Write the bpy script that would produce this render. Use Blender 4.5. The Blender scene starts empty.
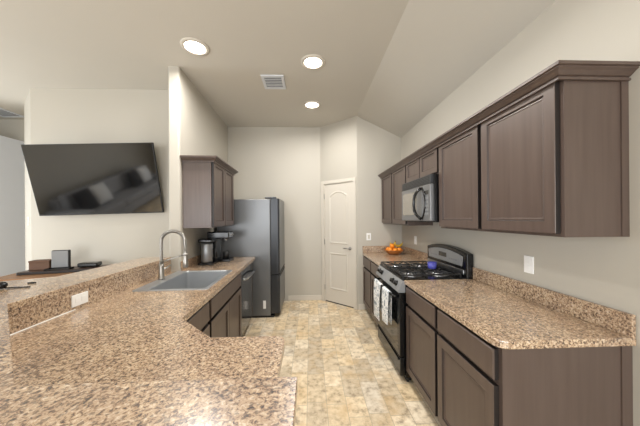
import bpy, bmesh, math, random
from mathutils import Vector, Matrix
from mathutils.geometry import tessellate_polygon
random.seed(7)
PI = math.pi
R = math.radians
scene = bpy.context.scene
COL = scene.collection

# ------------------------------------------------------------------ camera
CAMH = 1.469
YAW, ROLL, FPX, Y0 = 0.039, -0.0078, 252.3, 218.17
cam_d = bpy.data.cameras.new('camera')
cam = bpy.data.objects.new('camera', cam_d)
COL.objects.link(cam)
F = Vector((math.sin(YAW), math.cos(YAW), 0))
R0 = Vector((math.cos(YAW), -math.sin(YAW), 0))
U0 = Vector((0, 0, 1))
rx = R0 * math.cos(ROLL) + U0 * math.sin(ROLL)
ux = -R0 * math.sin(ROLL) + U0 * math.cos(ROLL)
m = Matrix((rx, ux, -F)).transposed().to_4x4()
m.translation = (0, 0, CAMH)
cam.matrix_world = m
cam_d.sensor_width = 36
cam_d.lens = FPX * 36 / 640
cam_d.shift_y = (Y0 - 213) / 640
cam_d.clip_start = 0.02
scene.camera = cam

# ------------------------------------------------------------------ world, light, exposure
w = bpy.data.worlds.new('world')
scene.world = w
w.use_nodes = True
w.node_tree.nodes['Background'].inputs[0].default_value = (0.85, 0.93, 1.0, 1)
w.node_tree.nodes['Background'].inputs[1].default_value = 1.5

scene.view_settings.view_transform = 'Standard'
scene.view_settings.look = 'None'
scene.view_settings.gamma = 1
scene.view_settings.exposure = 0.42
try:
    scene.cycles.use_denoising = True
    scene.cycles.max_bounces = 10
    scene.cycles.diffuse_bounces = 6
    scene.cycles.sample_clamp_indirect = 6
except Exception:
    pass

def area(name, loc, rot, sx, sy, power, color=(1, 1, 1)):
    d = bpy.data.lights.new(name, 'AREA')
    d.shape = 'RECTANGLE'; d.size = sx; d.size_y = sy
    d.energy = power; d.color = color
    o = bpy.data.objects.new(name, d); COL.objects.link(o)
    o.location = loc; o.rotation_euler = rot
    return o
# added fill lamps set inside unseen, added windows behind the camera and on the left
area('window_light_rear_wide', (-2.6, -3.44, 1.25), (R(90), 0, 0), 2.2, 2.1, 100, (0.97, 0.985, 1.0))
area('window_light_rear_narrow', (0.35, -3.44, 1.25), (R(90), 0, 0), 1.6, 2.1, 85, (0.97, 0.985, 1.0))
area('window_light_side', (-5.58, 2.2, 1.45), (R(90), 0, R(-90)), 1.5, 1.85, 62, (0.95, 0.98, 1.0))

# ------------------------------------------------------------------ materials
def lin(c):
    return tuple(((v / 255) / 12.92 if v / 255 <= 0.04045 else ((v / 255 + 0.055) / 1.055) ** 2.4) for v in c) + (1,)

def mat(name, c, rough=0.5, metal=0.0, spec=0.5, emit=None, estr=0, coat=0, trans=0, var=0.04, vscale=6):
    mt = bpy.data.materials.new(name); mt.use_nodes = True
    nt = mt.node_tree; b = nt.nodes['Principled BSDF']
    b.inputs['Roughness'].default_value = rough
    b.inputs['Metallic'].default_value = metal
    b.inputs['Specular IOR Level'].default_value = spec
    b.inputs['Coat Weight'].default_value = coat
    b.inputs['Transmission Weight'].default_value = trans
    if emit:
        b.inputs['Emission Color'].default_value = lin(emit)
        b.inputs['Emission Strength'].default_value = estr
    tc = nt.nodes.new('ShaderNodeTexCoord')
    n = nt.nodes.new('ShaderNodeTexNoise'); n.inputs['Scale'].default_value = vscale
    n.inputs['Detail'].default_value = 3
    nt.links.new(tc.outputs['Object'], n.inputs['Vector'])
    mx = nt.nodes.new('ShaderNodeMix'); mx.data_type = 'RGBA'
    L = lin(c)
    mx.inputs['A'].default_value = tuple(v * (1 - var) for v in L[:3]) + (1,)
    mx.inputs['B'].default_value = tuple(min(1, v * (1 + var)) for v in L[:3]) + (1,)
    nt.links.new(n.outputs['Fac'], mx.inputs['Factor'])
    nt.links.new(mx.outputs['Result'], b.inputs['Base Color'])
    return mt

def paint(name, c, rough=0.6, bump=0.06):
    mt = mat(name, c, rough, var=0.015, vscale=2)
    nt = mt.node_tree
    tc = nt.nodes['Texture Coordinate']
    n = nt.nodes.new('ShaderNodeTexNoise'); n.inputs['Scale'].default_value = 90
    n.inputs['Detail'].default_value = 2
    nt.links.new(tc.outputs['Object'], n.inputs['Vector'])
    bp = nt.nodes.new('ShaderNodeBump'); bp.inputs['Strength'].default_value = bump
    bp.inputs['Distance'].default_value = 0.004
    nt.links.new(n.outputs['Fac'], bp.inputs['Height'])
    nt.links.new(bp.outputs['Normal'], nt.nodes['Principled BSDF'].inputs['Normal'])
    return mt

def ramp(nt, stops):
    r = nt.nodes.new('ShaderNodeValToRGB')
    el = r.color_ramp.elements
    while len(el) < len(stops): el.new(0.5)
    for e, (p, c) in zip(el, stops):
        e.position = p; e.color = lin(c)
    return r

def granite(name, rough=0.22, tint=(1, 1, 1)):
    mt = bpy.data.materials.new(name); mt.use_nodes = True
    nt = mt.node_tree; b = nt.nodes['Principled BSDF']
    tc = nt.nodes.new('ShaderNodeTexCoord')
    n1 = nt.nodes.new('ShaderNodeTexNoise'); n1.inputs['Scale'].default_value = 88
    n1.inputs['Detail'].default_value = 5; n1.inputs['Roughness'].default_value = 0.68
    n1.inputs['Distortion'].default_value = 0.6
    nt.links.new(tc.outputs['Object'], n1.inputs['Vector'])
    T = lambda c: tuple(min(255, a * t) for a, t in zip(c, tint))
    r1 = ramp(nt, [(0.36, T((66, 54, 48))), (0.415, T((122, 99, 82))), (0.465, T((174, 148, 120))),
                   (0.56, T((198, 176, 148))), (0.66, T((226, 211, 190)))])
    nt.links.new(n1.outputs['Fac'], r1.inputs['Fac'])
    n2 = nt.nodes.new('ShaderNodeTexVoronoi'); n2.inputs['Scale'].default_value = 170
    nt.links.new(tc.outputs['Object'], n2.inputs['Vector'])
    sp = nt.nodes.new('ShaderNodeSeparateColor')
    nt.links.new(n2.outputs['Color'], sp.inputs[0])
    r2 = nt.nodes.new('ShaderNodeValToRGB')
    r2.color_ramp.elements[0].position = 0.78; r2.color_ramp.elements[0].color = (0, 0, 0, 1)
    r2.color_ramp.elements[1].position = 0.85; r2.color_ramp.elements[1].color = (0.55, 0.55, 0.55, 1)
    nt.links.new(sp.outputs[0], r2.inputs['Fac'])
    mx = nt.nodes.new('ShaderNodeMix'); mx.data_type = 'RGBA'
    nt.links.new(r2.outputs['Color'], mx.inputs['Factor'])
    nt.links.new(r1.outputs['Color'], mx.inputs['A'])
    mx.inputs['B'].default_value = lin((70, 58, 54))
    n3 = nt.nodes.new('ShaderNodeTexNoise'); n3.inputs['Scale'].default_value = 9
    nt.links.new(tc.outputs['Object'], n3.inputs['Vector'])
    m2 = nt.nodes.new('ShaderNodeMix'); m2.data_type = 'RGBA'; m2.blend_type = 'MULTIPLY'
    m2.inputs['Factor'].default_value = 1
    r3 = ramp(nt, [(0.35, (232, 226, 224)), (0.65, (255, 252, 248))])
    nt.links.new(n3.outputs['Fac'], r3.inputs['Fac'])
    nt.links.new(mx.outputs['Result'], m2.inputs['A']); nt.links.new(r3.outputs['Color'], m2.inputs['B'])
    nt.links.new(m2.outputs['Result'], b.inputs['Base Color'])
    b.inputs['Roughness'].default_value = rough
    b.inputs['Specular IOR Level'].default_value = 0.8
    b.inputs['Coat Weight'].default_value = 0.7
    b.inputs['Coat Roughness'].default_value = 0.27
    b.inputs['Coat IOR'].default_value = 1.6
    return mt

def wood(name, c1, c2, rough=0.35, grain=(45, 45, 2.5), coat=0.0, spec=0.5):
    mt = bpy.data.materials.new(name); mt.use_nodes = True
    nt = mt.node_tree; b = nt.nodes['Principled BSDF']
    tc = nt.nodes.new('ShaderNodeTexCoord')
    mp = nt.nodes.new('ShaderNodeMapping'); mp.inputs['Scale'].default_value = grain
    nt.links.new(tc.outputs['Object'], mp.inputs['Vector'])
    n = nt.nodes.new('ShaderNodeTexNoise'); n.inputs['Scale'].default_value = 1
    n.inputs['Detail'].default_value = 4
    nt.links.new(mp.outputs['Vector'], n.inputs['Vector'])
    r = ramp(nt, [(0.3, c1), (0.7, c2)])
    nt.links.new(n.outputs['Fac'], r.inputs['Fac'])
    nt.links.new(r.outputs['Color'], b.inputs['Base Color'])
    b.inputs['Roughness'].default_value = rough
    b.inputs['Specular IOR Level'].default_value = spec
    b.inputs['Coat Weight'].default_value = coat
    b.inputs['Coat Roughness'].default_value = 0.25
    return mt

def tile_floor(name):
    mt = bpy.data.materials.new(name); mt.use_nodes = True
    nt = mt.node_tree; b = nt.nodes['Principled BSDF']
    tc = nt.nodes.new('ShaderNodeTexCoord')
    mp = nt.nodes.new('ShaderNodeMapping'); mp.inputs['Rotation'].default_value = (0, 0, R(90))
    mp.inputs['Location'].default_value = (0.05, 0.035, 0)
    nt.links.new(tc.outputs['Object'], mp.inputs['Vector'])
    def brick(bw, rh, off, freq, sq, sf):
        t = nt.nodes.new('ShaderNodeTexBrick')
        t.inputs['Scale'].default_value = 1
        t.inputs['Brick Width'].default_value = bw; t.inputs['Row Height'].default_value = rh
        t.inputs['Mortar Size'].default_value = 0.0022; t.inputs['Mortar Smooth'].default_value = 0.3
        t.inputs['Bias'].default_value = 0.0
        t.offset = off; t.offset_frequency = freq; t.squash = sq; t.squash_frequency = sf
        t.inputs['Color1'].default_value = (0, 0, 0, 1); t.inputs['Color2'].default_value = (1, 1, 1, 1)
        t.inputs['Mortar'].default_value = (0.5, 0.5, 0.5, 1)
        nt.links.new(mp.outputs['Vector'], t.inputs['Vector'])
        return t
    t = brick(0.215, 0.155, 0.37, 2, 1.7, 3)
    r = ramp(nt, [(0.0, (196, 185, 167)), (0.25, (216, 202, 178)), (0.5, (230, 212, 180)), (0.72, (240, 228, 206)), (1.0, (220, 212, 198))])
    nt.links.new(t.outputs['Color'], r.inputs['Fac'])
    n = nt.nodes.new('ShaderNodeTexNoise'); n.inputs['Scale'].default_value = 16; n.inputs['Detail'].default_value = 8
    n.inputs['Roughness'].default_value = 0.65
    nt.links.new(tc.outputs['Object'], n.inputs['Vector'])
    rn = ramp(nt, [(0.34, (176, 168, 160)), (0.46, (232, 225, 214)), (0.60, (255, 252, 247))])
    nt.links.new(n.outputs['Fac'], rn.inputs['Fac'])
    mu = nt.nodes.new('ShaderNodeMix'); mu.data_type = 'RGBA'; mu.blend_type = 'MULTIPLY'; mu.inputs['Factor'].default_value = 1
    nt.links.new(r.outputs['Color'], mu.inputs['A']); nt.links.new(rn.outputs['Color'], mu.inputs['B'])
    # rust-tan veining
    n4 = nt.nodes.new('ShaderNodeTexNoise'); n4.inputs['Scale'].default_value = 5.5; n4.inputs['Detail'].default_value = 5
    nt.links.new(mp.outputs['Vector'], n4.inputs['Vector'])
    r4 = nt.nodes.new('ShaderNodeValToRGB')
    r4.color_ramp.elements[0].position = 0.5; r4.color_ramp.elements[0].color = (0, 0, 0, 1)
    r4.color_ramp.elements[1].position = 0.75; r4.color_ramp.elements[1].color = (0.7, 0.7, 0.7, 1)
    nt.links.new(n4.outputs['Fac'], r4.inputs['Fac'])
    mv = nt.nodes.new('ShaderNodeMix'); mv.data_type = 'RGBA'
    nt.links.new(r4.outputs['Color'], mv.inputs['Factor'])
    nt.links.new(mu.outputs['Result'], mv.inputs['A']); mv.inputs['B'].default_value = lin((206, 176, 130))
    gm = nt.nodes.new('ShaderNodeMix'); gm.data_type = 'RGBA'
    nt.links.new(t.outputs['Fac'], gm.inputs['Factor'])
    nt.links.new(mv.outputs['Result'], gm.inputs['A']); gm.inputs['B'].default_value = lin((168, 156, 136))
    nt.links.new(gm.outputs['Result'], b.inputs['Base Color'])
    b.inputs['Roughness'].default_value = 0.38
    return mt

M = {}
M['wall'] = paint('wall_paint', (181, 176, 165))
M['ceil'] = paint('ceiling_paint', (193, 189, 180), 0.8, 0.2)
M['greywall'] = paint('grey_paint', (222, 226, 233))  # cool daylight tone put into the wall colour
M['white'] = mat('white_trim', (203, 197, 186), 0.4, var=0.01)
M['plate'] = mat('white_plastic', (240, 240, 238), 0.35, var=0.01)
M['floor'] = tile_floor('stone_look_tile')
M['granite'] = granite('speckled_granite')
M['wood'] = wood('espresso_wood', (78, 64, 57), (87, 73, 66), 0.36, (30, 30, 2), spec=0.6)
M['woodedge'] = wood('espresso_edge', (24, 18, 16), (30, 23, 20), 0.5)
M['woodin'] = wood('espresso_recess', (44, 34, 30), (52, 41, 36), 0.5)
M['black'] = mat('black_enamel', (14, 14, 15), 0.2, spec=0.5)
M['blackm'] = mat('black_matte', (24, 24, 25), 0.55)
M['iron'] = mat('cast_iron', (26, 26, 27), 0.5)
M['glass'] = mat('black_glass', (8, 8, 9), 0.05, spec=0.6)
M['mirror_glass'] = mat('reflective_window', (150, 146, 138), 0.18, 0.45)
M['panelgrey'] = mat('panel_grey', (146, 148, 150), 0.3, 0.3)
M['woodgroove'] = wood('espresso_groove', (46, 36, 31), (54, 42, 37), 0.5)  # darker wood colour stands in for shade in the door recess
M['steel'] = mat('stainless', (175, 176, 178), 0.28, 1.0, var=0.03, vscale=20)
M['sinksteel'] = mat('sink_steel', (172, 175, 178), 0.32, 0.65)
M['grey_steel'] = mat('grey_steel', (140, 141, 143), 0.35, 0.7)
M['nickel'] = mat('brushed_nickel', (170, 167, 162), 0.36, 1.0)
M['slate'] = mat('slate_steel', (118, 120, 122), 0.36, 0.45)
M['slate_dark'] = mat('slate_edge', (62, 64, 67), 0.35, 0.6)
M['dwface'] = mat('dishwasher_steel', (112, 113, 115), 0.12, 0.85)
M['grey'] = mat('grey_plastic', (128, 130, 132), 0.4)
M['silver'] = mat('silver_plastic', (118, 119, 121), 0.32, 0.5)
M['orange'] = mat('orange_peel', (236, 140, 26), 0.45, var=0.12, vscale=40)
M['banana'] = mat('banana_peel', (226, 186, 60), 0.5, var=0.1, vscale=20)
M['basket'] = mat('woven_tan', (176, 110, 52), 0.6, var=0.2, vscale=60)
M['blue'] = mat('blue_glaze', (74, 76, 160), 0.25, var=0.05)
M['lamp'] = mat('lamp_lens', (255, 250, 240), 0.5, emit=(255, 246, 232), estr=6)
M['darkwood'] = wood('dark_console_wood', (56, 40, 32), (72, 52, 42), 0.35, (3, 45, 45))
M['tablewood'] = wood('brown_table_wood', (126, 92, 62), (156, 116, 80), 0.4, (3, 40, 40))
M['boxbrown'] = mat('brown_box', (98, 70, 52), 0.6)
M['screen'] = mat('tv_screen', (14, 14, 15), 0.06, spec=0.5)
M['screen'].node_tree.nodes['Principled BSDF'].inputs['IOR'].default_value = 2.1
M['fabric'] = mat('grey_fabric', (150, 150, 152), 0.95, var=0.08, vscale=60)
M['fabricd'] = mat('charcoal_fabric', (30, 30, 33), 0.95)
M['fabricw'] = mat('white_fabric', (225, 225, 225), 0.95)
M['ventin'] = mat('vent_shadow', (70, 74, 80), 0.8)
M['ventw'] = mat('vent_white', (206, 210, 216), 0.5)

def towel_mat():
    mt = bpy.data.materials.new('patterned_towel'); mt.use_nodes = True
    nt = mt.node_tree; b = nt.nodes['Principled BSDF']
    tc = nt.nodes.new('ShaderNodeTexCoord')
    n = nt.nodes.new('ShaderNodeTexNoise'); n.inputs['Scale'].default_value = 22; n.inputs['Detail'].default_value = 2
    n.inputs['Distortion'].default_value = 1.6
    nt.links.new(tc.outputs['Object'], n.inputs['Vector'])
    r = ramp(nt, [(0.34, (120, 130, 140)), (0.44, (186, 194, 200)), (0.50, (232, 233, 232)), (0.62, (240, 240, 238)), (0.70, (190, 193, 194))])
    nt.links.new(n.outputs['Fac'], r.inputs['Fac'])
    nt.links.new(r.outputs['Color'], b.inputs['Base Color'])
    b.inputs['Roughness'].default_value = 0.9
    return mt
M['towel'] = towel_mat()

# ------------------------------------------------------------------ mesh helpers
class MB:
    def __init__(s): s.bm = bmesh.new()
    def box(s, x0, x1, y0, y1, z0, z1, bev=0.0, seg=2):
        b = bmesh.new()
        bmesh.ops.create_cube(b, size=1)
        for v in b.verts:
            v.co = Vector(((x0 + x1) / 2 + v.co.x * (x1 - x0), (y0 + y1) / 2 + v.co.y * (y1 - y0), (z0 + z1) / 2 + v.co.z * (z1 - z0)))
        if bev: bmesh.ops.bevel(b, geom=b.edges[:], offset=bev, segments=seg, affect='EDGES', profile=0.5)
        s._add(b); return s
    def _add(s, b, mtx=None):
        if mtx is not None: bmesh.ops.transform(b, matrix=mtx, verts=b.verts[:])
        bmesh.ops.recalc_face_normals(b, faces=b.faces[:])
        me = bpy.data.meshes.new('tmp'); b.to_mesh(me); b.free()
        s.bm.from_mesh(me); bpy.data.meshes.remove(me)
    def prism(s, pts, z0, z1, holes=(), bev=0.0, mtx=None):
        b = bmesh.new()
        loops = [[Vector((p[0], p[1], 0)) for p in pts]] + [[Vector((p[0], p[1], 0)) for p in h] for h in holes]
        flat = [p for l in loops for p in l]
        vb = [b.verts.new((p.x, p.y, z0)) for p in flat]; vt = [b.verts.new((p.x, p.y, z1)) for p in flat]
        if not holes:
            b.faces.new(vt); b.faces.new(vb[::-1])
        else:
            for t in tessellate_polygon(loops):
                b.faces.new([vt[i] for i in t]); b.faces.new([vb[i] for i in t][::-1])
        k = 0
        for l in loops:
            n = len(l)
            for i in range(n):
                j = (i + 1) % n
                b.faces.new((vb[k + i], vb[k + j], vt[k + j], vt[k + i]))
            k += n
        bmesh.ops.recalc_face_normals(b, faces=b.faces[:])
        if bev:
            es = [e for e in b.edges if len(e.link_faces) == 2 and e.calc_face_angle(0) > 0.5 and abs(e.verts[0].co.z - e.verts[1].co.z) < 1e-6]
            bmesh.ops.bevel(b, geom=es, offset=bev, segments=3, affect='EDGES', profile=0.5)
        s._add(b, mtx); return s
    def lathe(s, prof, n=24, cx=0, cy=0, cz=0, mtx=None, smooth=True):
        b = bmesh.new(); rings = []
        for r, z in prof:
            if r < 1e-5: rings.append([b.verts.new((cx, cy, cz + z))])
            else: rings.append([b.verts.new((cx + r * math.cos(2 * PI * i / n), cy + r * math.sin(2 * PI * i / n), cz + z)) for i in range(n)])
        for a, c in zip(rings, rings[1:]):
            for i in range(n):
                j = (i + 1) % n
                if len(a) == 1 and len(c) == 1: continue
                if len(a) == 1: f = b.faces.new((a[0], c[i], c[j]))
                elif len(c) == 1: f = b.faces.new((a[i], a[j], c[0]))
                else: f = b.faces.new((a[i], a[j], c[j], c[i]))
                f.smooth = smooth
        if len(rings[0]) > 1 and len(rings[-1]) > 1:
            for i in range(n):
                j = (i + 1) % n
                b.faces.new((rings[-1][i], rings[-1][j], rings[0][j], rings[0][i]))
        s._add(b, mtx); return s
    def tube(s, pts, r, n=12, closed=False, rfun=None):
        b = bmesh.new(); P = [Vector(p) for p in pts]; rings = []; N = len(P)
        prev = None
        for i in range(N):
            if closed: t = (P[(i + 1) % N] - P[i - 1]).normalized()
            else: t = (P[min(i + 1, N - 1)] - P[max(i - 1, 0)]).normalized()
            if prev is None:
                u = t.orthogonal().normalized()
            else:
                u = (prev - t * prev.dot(t)).normalized()
            prev = u; v = t.cross(u)
            rr = rfun(i / (N - 1)) if rfun else r
            rings.append([b.verts.new(P[i] + (u * math.cos(2 * PI * k / n) + v * math.sin(2 * PI * k / n)) * rr) for k in range(n)])
        prs = list(zip(rings, rings[1:])) + ([(rings[-1], rings[0])] if closed else [])
        for a, c in prs:
            for k in range(n):
                f = b.faces.new((a[k], a[(k + 1) % n], c[(k + 1) % n], c[k])); f.smooth = True
        if not closed:
            b.faces.new(rings[0][::-1]); b.faces.new(rings[-1])
        s._add(b); return s
    def sphere(s, c, r, sc=(1, 1, 1), u=20, v=14):
        b = bmesh.new(); bmesh.ops.create_uvsphere(b, u_segments=u, v_segments=v, radius=r)
        for f in b.faces: f.smooth = True
        for q in b.verts: q.co = Vector((q.co.x * sc[0] + c[0], q.co.y * sc[1] + c[1], q.co.z * sc[2] + c[2]))
        s._add(b); return s
    def panel(s, x0, x1, z0, z1, yf, t, rail, rec=0.011, ch=0.002):
        """framed door: front at y = yf (facing -y), thickness t, recessed centre"""
        b = bmesh.new()
        def ring(i, y): return [b.verts.new(p) for p in ((x0 + i, y, z0 + i), (x1 - i, y, z0 + i), (x1 - i, y, z1 - i), (x0 + i, y, z1 - i))]
        rs = [ring(0, yf + t), ring(0, yf + ch), ring(ch, yf)]
        if rail: rs += [ring(rail, yf), ring(rail + 0.007, yf + rec * 0.8), ring(rail + 0.014, yf + rec * 0.7), ring(rail + 0.018, yf + rec)]
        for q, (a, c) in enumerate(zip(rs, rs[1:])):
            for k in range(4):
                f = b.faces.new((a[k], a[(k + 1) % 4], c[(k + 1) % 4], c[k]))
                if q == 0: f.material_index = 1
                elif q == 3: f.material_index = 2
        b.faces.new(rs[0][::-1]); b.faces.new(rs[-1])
        s._add(b); return s
    def build(s, name, material, parent=None, smooth=False, edge=None):
        me = bpy.data.meshes.new(name); s.bm.to_mesh(me); s.bm.free()
        me.materials.append(material)
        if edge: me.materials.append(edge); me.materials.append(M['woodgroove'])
        if smooth:
            for p in me.polygons: p.use_smooth = True
        o = bpy.data.objects.new(name, me); COL.objects.link(o)
        if parent: o.parent = parent
        return o

def bx(name, material, parent, *a, **k): return MB().box(*a, **k).build(name, material, parent)

def tag(o, label, cat, group=None):
    o['label'] = label; o['category'] = cat
    if group: o['group'] = group
    return o
def thing(name, label, cat, loc=(0, 0, 0), rz=0.0, group=None):
    o = bpy.data.objects.new(name, None); COL.objects.link(o)
    o.empty_display_size = 0.1
    o.location = loc; o.rotation_euler = (0, 0, rz)
    return tag(o, label, cat, group)
def struct(o):
    o['kind'] = 'structure'; return o
def copy_thing(o):
    c = o.copy(); COL.objects.link(c)
    for ch in list(o.children):
        d = ch.copy(); COL.objects.link(d); d.parent = c
        for g in list(ch.children):
            e = g.copy(); COL.objects.link(e); e.parent = d
    return c

# ------------------------------------------------------------------ layout constants
XW, YB, YF, ZC, ZR, XF = 1.474, 4.011, 4.53, 3.10, 2.754, 0.755
YN, YR = 1.113, 2.213
OX, OY, SL = -1.43, 2.76, 0.035
TH = PI / 2 + math.atan(SL)
def L(a, b):
    n = math.sqrt(1 + SL * SL)
    return (OX + (a - SL * b) / n, OY + (SL * a + b) / n)
WA = 0.045
def L3(a, b, z): return L(a, b) + (z,)

# ------------------------------------------------------------------ room shell
struct(bx('floor', M['floor'], None, -5.85, XW + 0.1, -3.6, YF + 0.2, -0.1, 0))
struct(bx('ceiling', M['ceil'], None, -5.85, XF, -3.6, YF + 0.2, ZC, ZC + 0.1))
rot_xz = Matrix.Rotation(PI / 2, 4, 'X')   # (x,y,z)->(x,-z,y)
def prism_y(pts, y0, y1):                  # polygon in x-z, extruded along y
    return MB().prism(pts, -y1, -y0, mtx=rot_xz)
struct(prism_y([(XF, ZC), (XW, ZR), (XW + 0.1, ZR - 0.048), (XW + 0.1, ZC + 0.1), (XF, ZC + 0.1)], -3.6, YF + 0.2).build('ceiling', M['ceil']))
struct(bx('wall_right', M['wall'], None, XW, XW + 0.1, -3.5, YB, 0, ZR))
struct(prism_y([(XF, 0), (XW + 0.1, 0), (XW + 0.1, ZR - 0.048), (XW, ZR), (XF, ZC)], YB, YB + 0.1).build('wall_back_right', M['wall']))
struct(bx('wall_back', M['wall'], None, -1.7, 0.2, YF, YF + 0.1, 0, ZC))
# angled pantry wall with its door opening
P0 = Vector((0.19, YF, 0)); P1 = Vector((XF, YB, 0))
DL = (P1 - P0).length; DA = math.atan2(P1.y - P0.y, P1.x - P0.x)
D0, D1, DH = 0.075, 0.695, 2.07
o = MB().box(0, D0, 0, 0.1, 0, ZC).box(D1, DL, 0, 0.1, 0, ZC).box(D0, D1, 0, 0.1, DH, ZC).build('wall_pantry', M['wall'])
o.location = P0; o.rotation_euler = (0, 0, DA); struct(o)
# kitchen partition (left) with its rounded end
def roundrect_end(a0, a1, b0, b1, r=0.022, n=5):
    pts = []
    for i in range(n + 1):
        t = PI + (PI / 2) * i / n
        pts.append(L(a0 + r + r * math.cos(t), b0 + r + r * math.sin(t)))
    for i in range(n + 1):
        t = 1.5 * PI + (PI / 2) * i / n
        pts.append(L(a1 - r + r * math.cos(t), b0 + r + r * math.sin(t)))
    pts += [L(a1, b1), L(a0, b1)]
    return pts
struct(MB().prism(roundrect_end(WA - 0.12, WA, -0.015, 1.76), 0, ZC).build('wall_left_kitchen', M['wall']))
# living room shell
struct(bx('wall_living', M['wall'], None, -3.44, -1.59, 3.25, 3.35, 0, ZC))
struct(MB().prism([(-3.44, 3.25), (-3.44, 3.35), (-4.0, 3.81), (-4.0, 3.7)], 0, ZC).build('wall_living_angle', M['wall']))
struct(bx('wall_hall_side', M['wall'], None, -4.0, -3.9, 3.815, 4.26, 0, ZC))
struct(bx('wall_hall_end', M['wall'], None, -5.65, -3.9, 4.26, 4.36, 0, ZC))
# left wall: a closet wall coloured as if daylit, beyond the television wall, and the living room wall, its unseen glazing added for left light
struct(bx('wall_left', M['greywall'], None, -5.64, -4.6, 3.3, 4.259, 0, 2.74))
o = MB().box(-5.75, -5.65, -3.5, 1.4, 0, ZC).box(-5.75, -5.65, 3.0, 4.36, 0, ZC)
o.box(-5.75, -5.65, 1.4, 3.0, 2.45, ZC).box(-5.75, -5.65, 1.4, 3.0, 0, 0.45)
struct(o.build('wall_left_living', M['wall']))
f = MB()
for y0_, y1_, z0_, z1_ in ((1.4, 1.45, 0.45, 2.45), (2.95, 3.0, 0.45, 2.45), (1.45, 2.95, 0.45, 0.5), (1.45, 2.95, 2.4, 2.45), (2.175, 2.225, 0.5, 2.4)):
    f.box(-5.72, -5.68, y0_, y1_, z0_, z1_)
struct(f.build('window_3', M['white']))
# rear wall; two unseen windows added to carry the fill lamps
o = MB().box(-5.75, XW, -3.6, -3.5, 0, 0.15).box(-5.75, XW, -3.6, -3.5, 2.4, ZC)
o.box(-5.75, -3.75, -3.6, -3.5, 0.15, 2.4).box(-1.45, -0.5, -3.6, -3.5, 0.15, 2.4).box(1.2, XW, -3.6, -3.5, 0.15, 2.4)
struct(o.build('wall_rear', M['wall']))
def added_window(n, x0, x1, z0, z1):
    f = MB()
    t = 0.05
    f.box(x0, x0 + t, -3.57, -3.53, z0, z1).box(x1 - t, x1, -3.57, -3.53, z0, z1).box(x0 + t, x1 - t, -3.57, -3.53, z0, z0 + t).box(x0 + t, x1 - t, -3.57, -3.53, z1 - t, z1)
    xm = (x0 + x1) / 2
    f.box(xm - 0.025, xm + 0.025, -3.57, -3.53, z0 + t, z1 - t)
    struct(f.build('window_%d' % n, M['white']))
added_window(1, -3.75, -1.45, 0.15, 2.4); added_window(2, -0.5, 1.2, 0.15, 2.4)

# pony wall carrying the bar ledge
SA = -0.05
inner = [L(SA, -0.025), (-1.452, 1.262), (-0.72, 0.637), (-0.06, 0.637)]
def offset_path(pts, d):
    out = []
    for i, p in enumerate(pts):
        p = Vector(p[:2])
        ds = []
        if i > 0: ds.append((p - Vector(pts[i - 1])).normalized())
        if i < len(pts) - 1: ds.append((Vector(pts[i + 1]) - p).normalized())
        ns = [Vector((e.y, -e.x)) for e in ds]
        n = sum(ns, Vector((0, 0))).normalized()
        k = 1 / max(0.3, n.dot(ns[0]))
        out.append(tuple(p + n * d * k))
    return out
# travelling from the wall towards the camera, the kitchen side is to the left, the living side to the right
def strip(d0, d1, path=None):
    path = path or inner
    a = offset_path(path, d0); b = offset_path(path, d1)
    return a + b[::-1]
struct(MB().prism(strip(0.02, 0.14), 0, 1.030).build('wall_bar', M['wall']))

# baseboards
struct(bx('baseboard_back', M['white'], None, -0.40, 0.185, YF - 0.014, YF, 0, 0.09, bev=0.004))
o = bx('baseboard_pantry', M['white'], None, 0.0, 0.018, -0.014, 0, 0, 0.09); o.location = P0; o.rotation_euler = (0, 0, DA); struct(o)
struct(bx('baseboard_return', M['white'], None, XF + 0.01, 0.862, YB - 0.014, YB, 0, 0.09, bev=0.004))
struct(bx('baseboard_right', M['white'], None, XW - 0.014, XW, -3.5, YN - 0.01, 0, 0.09, bev=0.004))

# pantry door
d = bpy.data.objects.new('door_1', None); COL.objects.link(d); struct(d)
d.location = P0; d.rotation_euler = (0, 0, DA)
c = MB()
cw = 0.052
c.box(D0 - cw, D0 + 0.004, -0.016, 0, 0, DH + cw, bev=0.004).box(D1 - 0.004, D1 + cw, -0.016, 0, 0, DH + cw, bev=0.004).box(D0 + 0.004, D1 - 0.004, -0.016, 0, DH - 0.004, DH + cw, bev=0.004)
c.box(D0, D0 + 0.012, 0, 0.1, 0, DH).box(D1 - 0.012, D1, 0, 0.1, 0, DH).box(D0 + 0.012, D1 - 0.012, 0, 0.1, DH - 0.012, DH)
c.build('casing', M['white'], d)
x0, x1 = D0 + 0.014, D1 - 0.014
bx('door_slab', M['white'], d, x0, x1, 0.004, 0.04, 0.018, DH - 0.015, bev=0.002)
bx('threshold', M['blackm'], d, x0, x1, 0.01, 0.09, 0.0, 0.012)  # dark strip stands in for the shade under the door
def arch(xa, xb, za, zb, rise, i=0.0, n=14):
    pts = [(xa + i, za + i), (xb - i, za + i)]
    for k in range(n + 1):
        t = k / n; x = (xb - i) + (xa - xb + 2 * i) * t
        pts.append((x, zb - i - rise + rise * (1 - (2 * t - 1) ** 2)))
    return pts
def moulding(pa, pb, pc, y):
    mb = bmesh.new()
    n = len(pa)
    r0 = [mb.verts.new((p[0], y, p[1])) for p in pa]
    r1 = [mb.verts.new((p[0], y - 0.012, p[1])) for p in pb]
    r2 = [mb.verts.new((p[0], y - 0.002, p[1])) for p in pc]
    for A, B in ((r0, r1), (r1, r2)):
        for k in range(n): mb.faces.new((A[k], A[(k + 1) % n], B[(k + 1) % n], B[k]))
    mb.faces.new(r2)
    z = MB(); z._add(mb); return z
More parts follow.
